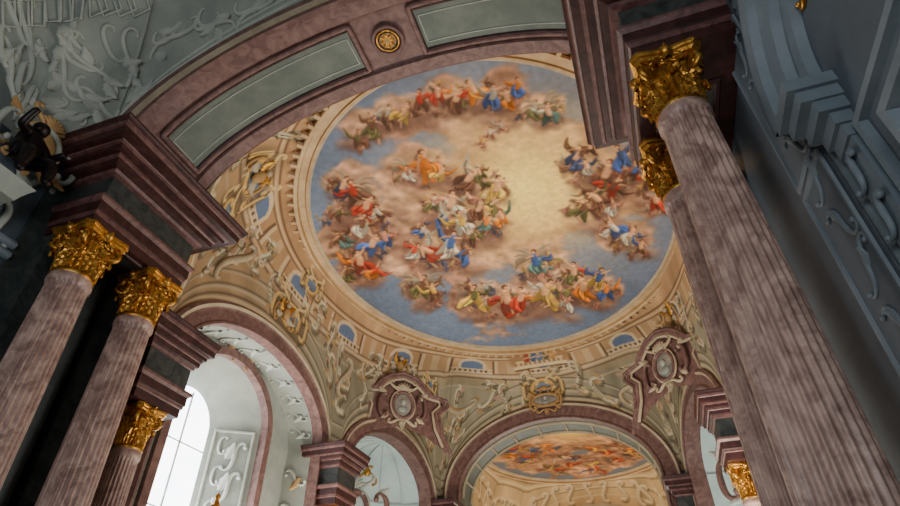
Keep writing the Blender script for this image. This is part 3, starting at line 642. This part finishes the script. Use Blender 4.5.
mb.box(-13.2,-12.9,7.1,8.1,-1.6,9.3,'frieze');mb.box(-13.2,-12.9,9.2,10.2,-1.6,9.3,'frieze')
mb.obj('wall_pier')
mb=MB();mb.box(3.35,5.2,6.2,10.2,-1.6,14.5,'bluegrey');mb.obj('wall_pier')
posts=[(-1,8.2,11.35),(-1,8.25,22.6),(-1,6.7,32.9),(1,8.25,11.2),(1,8.25,22.6),(1,6.7,32.9)]
for k,(sd,xo,y) in enumerate(posts):
    x=cxy(sd,xo)
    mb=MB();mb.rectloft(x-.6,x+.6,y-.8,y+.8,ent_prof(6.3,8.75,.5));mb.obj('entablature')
    column(x-sd*.1,y,.42,.36,.2,5.15,1.1)
mb=MB()
for sd in(-1,1):
    for y0,y1,xo in((10.2,11.75,8.3),(22.2,23.1,8.5)):
        x=cxy(sd,xo);mb.box(min(x,x+sd*2.5),max(x,x+sd*2.5),y0,y1,-1.6,8.7,'frieze')
    x=cxy(sd,6.6);mb.box(min(x,x+sd*2.5),max(x,x+sd*2.5),32.6,35,-1.6,9.2,'frieze')
mb.obj('wall_piers')
mb=MB();R_='red_marble'
mb.rectloft(-13.6,-12.7,14.6,16.2,[(.3,-1.6,R_),(.3,-1.2,R_),(.1,-1.1,R_),(.1,.2,'frieze'),(.3,.35,R_),(.3,.5,R_),(0,.6,R_),(0,3.0,'mauve'),(.1,3.1,R_),(.25,3.35,R_),(.3,3.5,R_),(.05,3.6,R_),(-.2,3.75,R_)])
mb.lathe((-12.9,15.4,3.7),[(.25,0),(.3,.06),(.15,.15),(.1,.25),(.3,.45),(.36,.65),(.3,.85),(.14,.95),(.2,1.02),(.1,1.1),(.05,1.25),(.1,1.33),(.01,1.45)],'gold',20)
for q in range(8):
    t=q*pi/4;e_=np.array([math.cos(t),math.sin(t),0]);acanthus(mb,Fr(np.array([-12.9,15.4,4.05])+e_*.22,(-e_[1],e_[0],0),(0,0,1),e_),0,0,.5,0,'gold')
mb.obj('side_altar')
# ================================================================ near arch
mb=MB()
def AP(dr,y,t0=0,t1=pi,n=80): return arch_path((XC,0,0),X,Y,7.1+dr,4.0+dr,12.0,None,y,n,t0,t1)
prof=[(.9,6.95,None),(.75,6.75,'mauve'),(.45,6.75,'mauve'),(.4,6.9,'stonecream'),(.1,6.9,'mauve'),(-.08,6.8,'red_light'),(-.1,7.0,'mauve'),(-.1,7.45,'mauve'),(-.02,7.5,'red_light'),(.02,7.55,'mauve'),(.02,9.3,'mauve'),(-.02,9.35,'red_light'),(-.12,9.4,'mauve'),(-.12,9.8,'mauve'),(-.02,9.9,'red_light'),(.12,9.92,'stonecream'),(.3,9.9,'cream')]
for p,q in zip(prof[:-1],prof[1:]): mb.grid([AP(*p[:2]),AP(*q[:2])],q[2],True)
for t0,t1 in((.3,1.43),(1.71,2.84)):
    mb.grid([AP(-.02,7.75,t0,t1),AP(-.02,9.15,t0,t1)],'panelgreen',True)
    def loop(i,dr):
        A1=AP(dr,7.7+i,t0+i*.09,t1-i*.09);B1=AP(dr,9.2-i,t0+i*.09,t1-i*.09)
        e1=np.linspace(A1[-1],B1[-1],6)[1:-1];e2=np.linspace(B1[0],A1[0],6)[1:-1];return np.vstack([A1,e1,B1[::-1],e2])
    for i,r_,m_ in((-.04,.09,'mauve'),(.06,.05,'red_marble'),(.3,.02,'relief')):
        L=loop(i,-.03);mb.tube(L,r_,m_,6,True,ref=np.stack([L[:,0]-XC,0*L[:,0],L[:,2]-8],1))
fr=Fr(AP(-.05,8.45,pi/2-.001,pi/2+.001,2)[0],X,Y,(0,0,-1));t=np.linspace(0,2*pi,33)[:-1]
mb.grid([fr(.26*k*np.cos(t),.26*k*np.sin(t),.04+.06*(1-k)) for k in(1,.6,.3,.02)],'ochre',cv=True)
mb.tube(fr(.46*np.cos(t),.46*np.sin(t),.03),.06,'mauve',6,True,ref=(0,0,1));mb.tube(fr(.34*np.cos(t),.34*np.sin(t),.05),.035,'gold',6,True,ref=(0,0,1))
for q in range(8): acanthus(mb,fr,0,0,.24,q*pi/4,'gold',.04)
mb.obj('ceiling_arch')
# ================================================================ near bay vault
NS=[((XC+8.6,5.5),(XC+8.0,6.95),10.5,12.5,None),((XC+8.0,6.95),(XC-8.0,6.95),0,0,(7.95,4.75,12.0)),((XC-8.0,6.95),(XC-8.6,5.5),12.,11.2,None),((XC-8.6,5.5),(XC-8.6,-5.5),0,0,(5.2,2.6,11.2)),((XC-8.6,-5.5),(XC-7,-7),10,10,None),((XC-7,-7),(XC+7,-7),0,0,(6.6,4,10)),((XC+7,-7),(XC+8.6,-5.5),10,10,None),((XC+8.6,-5.5),(XC+8.6,5.5),0,0,(5.2,2.6,11.2))]
V0=Vault(XC,-1.5,6.2,6.6,17.6,NS,10)
I0,S0,G0=V0.grid(40);mb=MB();mb.grid(G0,'stucco',True,cu=True)
t=np.linspace(0,2*pi,97)[:-1]
mb.grid([ring(0.05,0,XC,-1.5,6.2,6.6,17.6,t),ring(-6.,.8,XC,-1.5,6.2,6.2,17.6,t)],'stucco',cv=True)
for o,r_ in((0,.16),(-.4,.08),(.35,.08)): mb.tube(ring(o,-.05,XC,-1.5,6.2,6.6,17.6,t),r_,'relief',6,True)
mb.obj('ceiling_near_vault')
mb=MB()
for (px,py,sz,an,mir) in [(30,45,1.8,.4,1),(60,75,1.6,1.2,-1),(95,70,1.8,.2,1),(130,60,1.6,.9,1),(170,40,1.4,.2,-1),(215,25,1.4,.1,1),(255,12,1.3,.0,-1),(20,110,1.6,1.2,1),(60,110,1.4,-.4,1),(100,100,1.3,.8,-1),(140,95,1.,.3,1),(10,70,1.4,.9,-1),(75,40,1.3,.2,1)]:
    i0,v0=V0.lookup(px,py);M=V0.mapper(i0,v0)
    for kind,ds in(('S',0),('C',.35)):
        x,y=scroll(kind,k1=10);x,y=place2(x,y,ds,ds,sz*(1-ds),an,mir);rr=.075*(.5+.7*np.sin(np.linspace(0,pi,len(x))))
        mb.tube(M(x,y,.0),rr,'relief',6,ref=M.N)
    O,U,Vv,N=V0.frame(i0,v0)
    for q in range(3): acanthus(mb,Fr(O,U,Vv,N),g.uniform(-.4,.4),g.uniform(-.4,.4),.55,g.uniform(0,6),'relief',0)
for q in range(10):
    i0,v0=V0.lookup(10+q*14,14-q*1.2);M=V0.mapper(i0,v0)
    mb.tube(M(np.array([-.35,0,.35,0]),np.array([0,.45,0,-.45]),.04),.04,'relief',5,True,ref=M.N)
for dB_ in(.55,.8):
    ii=[i for i in range(V0.n) if 6.9<V0.B[i,1]<7.0 ][2:-2]
    L=[]
    for i in ii:
        seg=np.linalg.norm(V0.B[i]-V0.R[i]);L.append(V0.surf(float(i),1-dB_/max(seg,1.2)*1.0))
    mb.tube(np.array(L),.06,'relief',5,ref=(0,1,0))
mb.obj('trim_3')
mb=MB()
frL=Fr((-13.3,0,0),(0,1,0),(0,0,1),(1,0,0))
mb.box(-13.6,-13.3,-6,6.9,-1.6,11.3,'bluegrey');mb.box(-14.3,-14.0,-7,6.9,-1.6,17,'stucco')
rect_mould(mb,frL,2.6,5.9,-1,7.6,[(0,.02),(.03,.12),(.12,.14),(.2,.02)],'bluegrey_mould','darkgreen_marble')
rect_mould(mb,frL,-4,2.0,-1,9.0,[(0,.02),(.03,.12),(.12,.14),(.2,.02)],'bluegrey_mould','bluegrey')
for zz in(8.3,8.6): mb.tube(frL(np.array([-6,6.6]),np.array([zz,zz]),.1),.13,'bluegrey_mould',6)
for (u,v,sz,an,mir,m_) in [(5.6,9.3,1.4,1.,1,'relief'),(4.6,9.6,1.2,.3,-1,'stucco'),(6.1,8.9,1.1,1.4,1,'relief'),(6.2,10.3,1.1,1.2,-1,'stucco'),(3.8,8.4,1.3,.8,1,'stucco'),(4.2,10.9,1.4,.4,-1,'relief'),(6.3,7.4,1.2,1.5,1,'stucco'),(6.3,6.,1.2,1.5,-1,'stucco')]:
    add_scroll(mb,frL,u,v,sz,an,m_,'S',.08,mir,.05);acanthus(mb,frL,u,v,sz*.5,an,m_)
mb.obj('wall_near_left')
mb=MB();fr=Fr((-12.95,5.75,11.2),(0,1,0),(0,0,1),(1,0,-.25));cartouche(mb,fr,1.05,'relief','ochre','ochre');mb.obj('wall_cartouche')
def skinfig(name,verts,edges,rad,m,loc,sc,rotz):
    me=bpy.data.meshes.new(name);me.from_pydata(verts,edges,[]);o=bpy.data.objects.new(name,me);COLL.objects.link(o)
    o.modifiers.new('s','SKIN')
    for v,r in zip(me.skin_vertices[0].data,rad): v.radius=(r,r)
    me.skin_vertices[0].data[0].use_root=True
    sb=o.modifiers.new('b','SUBSURF');sb.levels=2;sb.render_levels=2
    me.materials.append(MATS[m]);o.location=loc;o.scale=(sc,)*3;o.rotation_euler=(0,0,rotz);return o
v=[(0,0,.5),(0,.02,.7),(0,.02,.9),(0,0,1.0),(0,-.02,1.12),(0,-.03,1.24),(.17,0,.92),(.34,-.1,.74),(.3,-.32,.8),(.3,-.4,.82),(-.17,0,.92),(-.36,-.05,.85),(-.42,-.2,1.05),(-.42,-.26,1.12),(.12,-.05,.45),(.2,-.4,.45),(.18,-.42,.08),(.18,-.52,.02),(-.12,-.05,.45),(-.24,-.36,.35),(-.22,-.3,0),(-.22,-.4,-.05)]
e=[(0,1),(1,2),(2,3),(3,4),(4,5),(2,6),(6,7),(7,8),(8,9),(2,10),(10,11),(11,12),(12,13),(0,14),(14,15),(15,16),(16,17),(0,18),(18,19),(19,20),(20,21)]
r=[.19,.19,.2,.09,.15,.12,.1,.08,.06,.06,.1,.08,.06,.06,.15,.12,.08,.06,.15,.12,.08,.06]
skinfig('putto_statue',v,e,r,'bronze',(-12.35,5.3,9.4),1.5,pi/2+.3)
mb=MB();mb.rectloft(-13.3,-12.2,4.9,5.6,[(0,8.9,'stucco'),(.05,9.05,'stucco'),(.15,9.25,'stucco'),(.2,9.32,'stucco')]);mb.obj('wall_bracket')
mb=MB();XW=3.4
frR=Fr((XW,0,0),(0,1,0),(0,0,1),(-1,0,0))
mb.box(XW,XW+.3,-6,6.6,-1.6,12,'bluegrey')
mb.box(XW-.12,XW+.2,6.55,7.9,-1.6,12.5,'bluegrey')
fr2=Fr((XW-.12,0,0),(0,1,0),(0,0,1),(-1,0,0))
for v0 in(-1,2.6,6.2): rect_mould(mb,fr2,6.72,7.7,v0,v0+3.3,[(0,.01),(.02,.05),(.07,.05),(.09,.01)],'bluegrey_mould','bluegrey')
for q,zz in enumerate(np.arange(-.6,9.6,.8)): add_scroll(mb,fr2,7.1,zz,.75,pi/2+.2*(-1)**q,'bluegrey_mould','S',.032,(-1)**q,.02);acanthus(mb,fr2,7.1,zz,.28,.5*(-1)**q,'bluegrey_mould',0)
for y_,r_ in((6.5,.09),(6.3,.05)): mb.tube(frR(np.array([y_,y_]),np.array([-1.6,11.5]),.03),r_,'bluegrey_mould',6)
prof=[(0,.0),(.02,.18),(.12,.2),(.16,.1),(.3,.1),(.34,.22),(.44,.24),(.48,0)]
rect_mould(mb,frR,2.4,4.6,1.2,4.4,prof,'bluegrey_mould','darkgreen_marble')
rect_mould(mb,frR,1.5,5.6,.2,5.3,[(0,.0),(.02,.1),(.1,.12),(.14,0)],'bluegrey_mould')
t_=np.linspace(0,pi,48)
hp=[(2.05,0),(2.08,.14),(2.2,.18),(2.28,.18),(2.32,.32),(2.55,.4),(2.62,.52),(2.78,.56),(2.84,.56),(2.86,0)]
for p_,q_ in zip(hp[:-1],hp[1:]): mb.grid([frR(3.75+p_[0]*np.cos(t_),6.3+p_[0]*.85*np.sin(t_),p_[1]),frR(3.75+q_[0]*np.cos(t_),6.3+q_[0]*.85*np.sin(t_),q_[1])],'bluegrey_mould',True)
for y_ in(1.3,6.05):
    for k,(w_,d_) in enumerate(((.46,.6),(.4,.5),(.36,.36),(.3,.24),(.26,.18))): mb.box(XW-d_,XW,y_-w_,y_+w_*.7,6.3-.2*(k+1),6.3-.2*k,'bluegrey_mould')
    mb.box(XW-.14,XW,y_-.24,y_+.2,3.6,5.3,'bluegrey_mould')
    for zz in(4.2,4.9): add_scroll(mb,Fr((XW-.16,y_,zz),(0,1,0),(0,0,1),(-1,0,0)),0,0,.5,pi/2,'bluegrey_mould','S',.04)
add_scroll(mb,frR,3.2,6.8,.7,.4,'gold','S',.04);add_scroll(mb,frR,4.1,6.8,.7,-.4,'gold','S',.04,-1);add_scroll(mb,frR,5.0,7.4,.5,-.8,'gold','S',.035)
for zz in(9.2,9.45,9.8): mb.tube(frR(np.array([-6,6.4]),np.array([zz,zz]),.1),.12,'bluegrey_mould',6)
mb.obj('wall_near_right')
# ================================================================ BAY 2
F2=(XC+.1,44.5,7.2,8.2,15.0)
f2=lambda px,py:np.array([px,py])
cv=Canvas(F2[0]-7.4,F2[0]+7.4,F2[1]-8.4,F2[1]+8.4,.035)
g=np.random.default_rng(21)
bl=[(F2[0]+6.*.75*math.cos(t),F2[1]+7*.75*math.sin(t),2.2) for t in np.linspace(0,6.28,11)]+[(F2[0],F2[1],3.)]
sky_clouds(cv,bl,(F2[0],F2[1]-2),8,f2,.5)
for q in range(60):
    t=g.uniform(0,2*pi);r=g.choice([.78,.7,.62,.35,.5],p=[.3,.2,.2,.15,.15])+g.uniform(-.05,.05)
    x=F2[0]+7.2*r*math.cos(t);y=F2[1]+8.2*r*math.sin(t)
    figure(cv,f2,x,y,1.3,pi+g.uniform(-.6,.6),[RED,PNK,BRN,BRN,YEL,WHT,BLU,GRN,ORG,DBL][g.integers(10)],pal[g.integers(10)],g,.8)
cv.C=blur(cv.C,2);cv.C=np.clip((cv.C*.86+np.array([166,132,104.])*.14)*np.array([1.0,.97,.9]),0,255)
fresco('ceiling_fresco',F2[0],F2[1],F2[2],F2[3],F2[4],.7,cv,480,150)
V2=Vault(F2[0],F2[1],F2[2]+.1,F2[3]+.1,F2[4],bay_segs(35.4,54,8.4,(6.2,4.2,9.2),(6.2,4.2,9),44.5,(5.,3.2,8.7),(2.0,1.5,8.6),wf=6.9),9)
I2,S2,G2=V2.grid(50);P=G2.reshape(-1,3);Sf=S2.ravel();n=fbm(P[:,0]*.7,P[:,1]*.7+P[:,2]*.3,4)
C=np.array([196,164,116.])*(.8+.4*n[:,None])
for v_,w,col in [(.15,.02,(120,88,56)),(.25,.03,(222,196,148)),(.3,.012,(110,84,56)),(.5,.02,(220,192,144)),(.54,.014,(110,90,64)),(.75,.02,(216,190,146))]:
    A=np.exp(-((Sf-v_)/w)**2)[:,None]*.8;C=C*(1-A)+np.array(col,float)*A
for kk in range(30):
    M=V2.mapper(V2.n*(kk+.5)/30,.65)
    for mir in(-1,1):
        x,y=scroll('S',n=24,k1=10);x,y=place2(x,y,mir*.7,0,1.6,mir*1.1,mir);stroke3(P,C,M(x+.08,y-.1,0),.18,(104,84,60),.7);stroke3(P,C,M(x,y,0),.16,(214,190,148),.9,.3)
vc_mesh('ceiling_vault',P,gridfaces(V2.n,50),np.clip(C,0,255),'vault_paint')
mb=MB();ringset(mb,cx=F2[0],cy=F2[1],ra=F2[2],rb=F2[3],zz=F2[4]);mb.obj('trim_4')
mb=MB();mb.box(XC-9,XC+9,54,54.3,-1.6,14,'stonecream');mb.box(XC-8.8,XC-8.4,35,54,-1.6,13,'stonecream');mb.box(XC+8.4,XC+8.8,35,54,-1.6,13,'stonecream');mb.obj('wall_far')
mb=MB();mb.box(-17,8,-8,55,-1.7,-1.6,'stone_floor');mb.obj('floor')
# ================================================================ lights
def area(name,loc,target,sx,sy,power,col):
    l=bpy.data.lights.new(name,'AREA');l.shape='RECTANGLE';l.size=sx;l.size_y=sy;l.energy=power;l.color=col
    o=bpy.data.objects.new(name,l);COLL.objects.link(o);d=np.array(target,float)-np.array(loc,float)
    o.rotation_euler=Vector(d).to_track_quat('-Z','Y').to_euler();o.location=loc
area('window_light_left',(-16.2,17,5),(-4,20,12),3,8,450,(.95,.97,1))
area('window_light_right',(3.2,20,.5),(-5,22,16),5,6,1850,(1,.91,.78))  # added warm uplight for the vault, inside the bay rather than in a window
area('window_light_mid',(-11.8,20,0),(-3,21,16),5,5,1550,(1,.91,.78))  # added low uplight for vault and fresco; no window here
area('window_light_far',(XC,50,2),(XC,43,14),8,5,1800,(1,.92,.8))  # added lamp brightening the second bay from below, no window modelled for it
area('window_light_nave',(XC+2,-6,3),(XC,10,13),8,5,950,(.9,.94,1))  # added cool fill from behind the camera, not an actual window
for sd in(-1,1):
    l=bpy.data.lights.new('niche_light','POINT');l.energy=240;l.color=(.9,.98,1);l.shadow_soft_size=.8  # added point lamp to brighten each niche; no fixture there
    o=bpy.data.objects.new('niche_light',l);COLL.objects.link(o);o.location=(cxy(sd,8.6),27.5,4.5)
w=bpy.data.worlds.new('w');bpy.context.scene.world=w;w.use_nodes=True
w.node_tree.nodes['Background'].inputs[0].default_value=(.55,.65,.8,1);w.node_tree.nodes['Background'].inputs[1].default_value=.32
for o in list(COLL.objects):
    if o.parent is None: o.location.z+=GZ
cam=bpy.data.cameras.new('cam');co=bpy.data.objects.new('cam',cam);COLL.objects.link(co)
cam.sensor_width=36;cam.lens=36*F/900;cam.clip_start=.05;cam.clip_end=300
rt=RT/np.linalg.norm(RT);fw=FW-rt*(FW@rt);fw/=np.linalg.norm(fw);up=np.cross(rt,fw)
co.matrix_world=Matrix([[rt[i],up[i],-fw[i],(0,0,GZ)[i]] for i in range(3)]+[[0,0,0,1]])
bpy.context.scene.camera=co
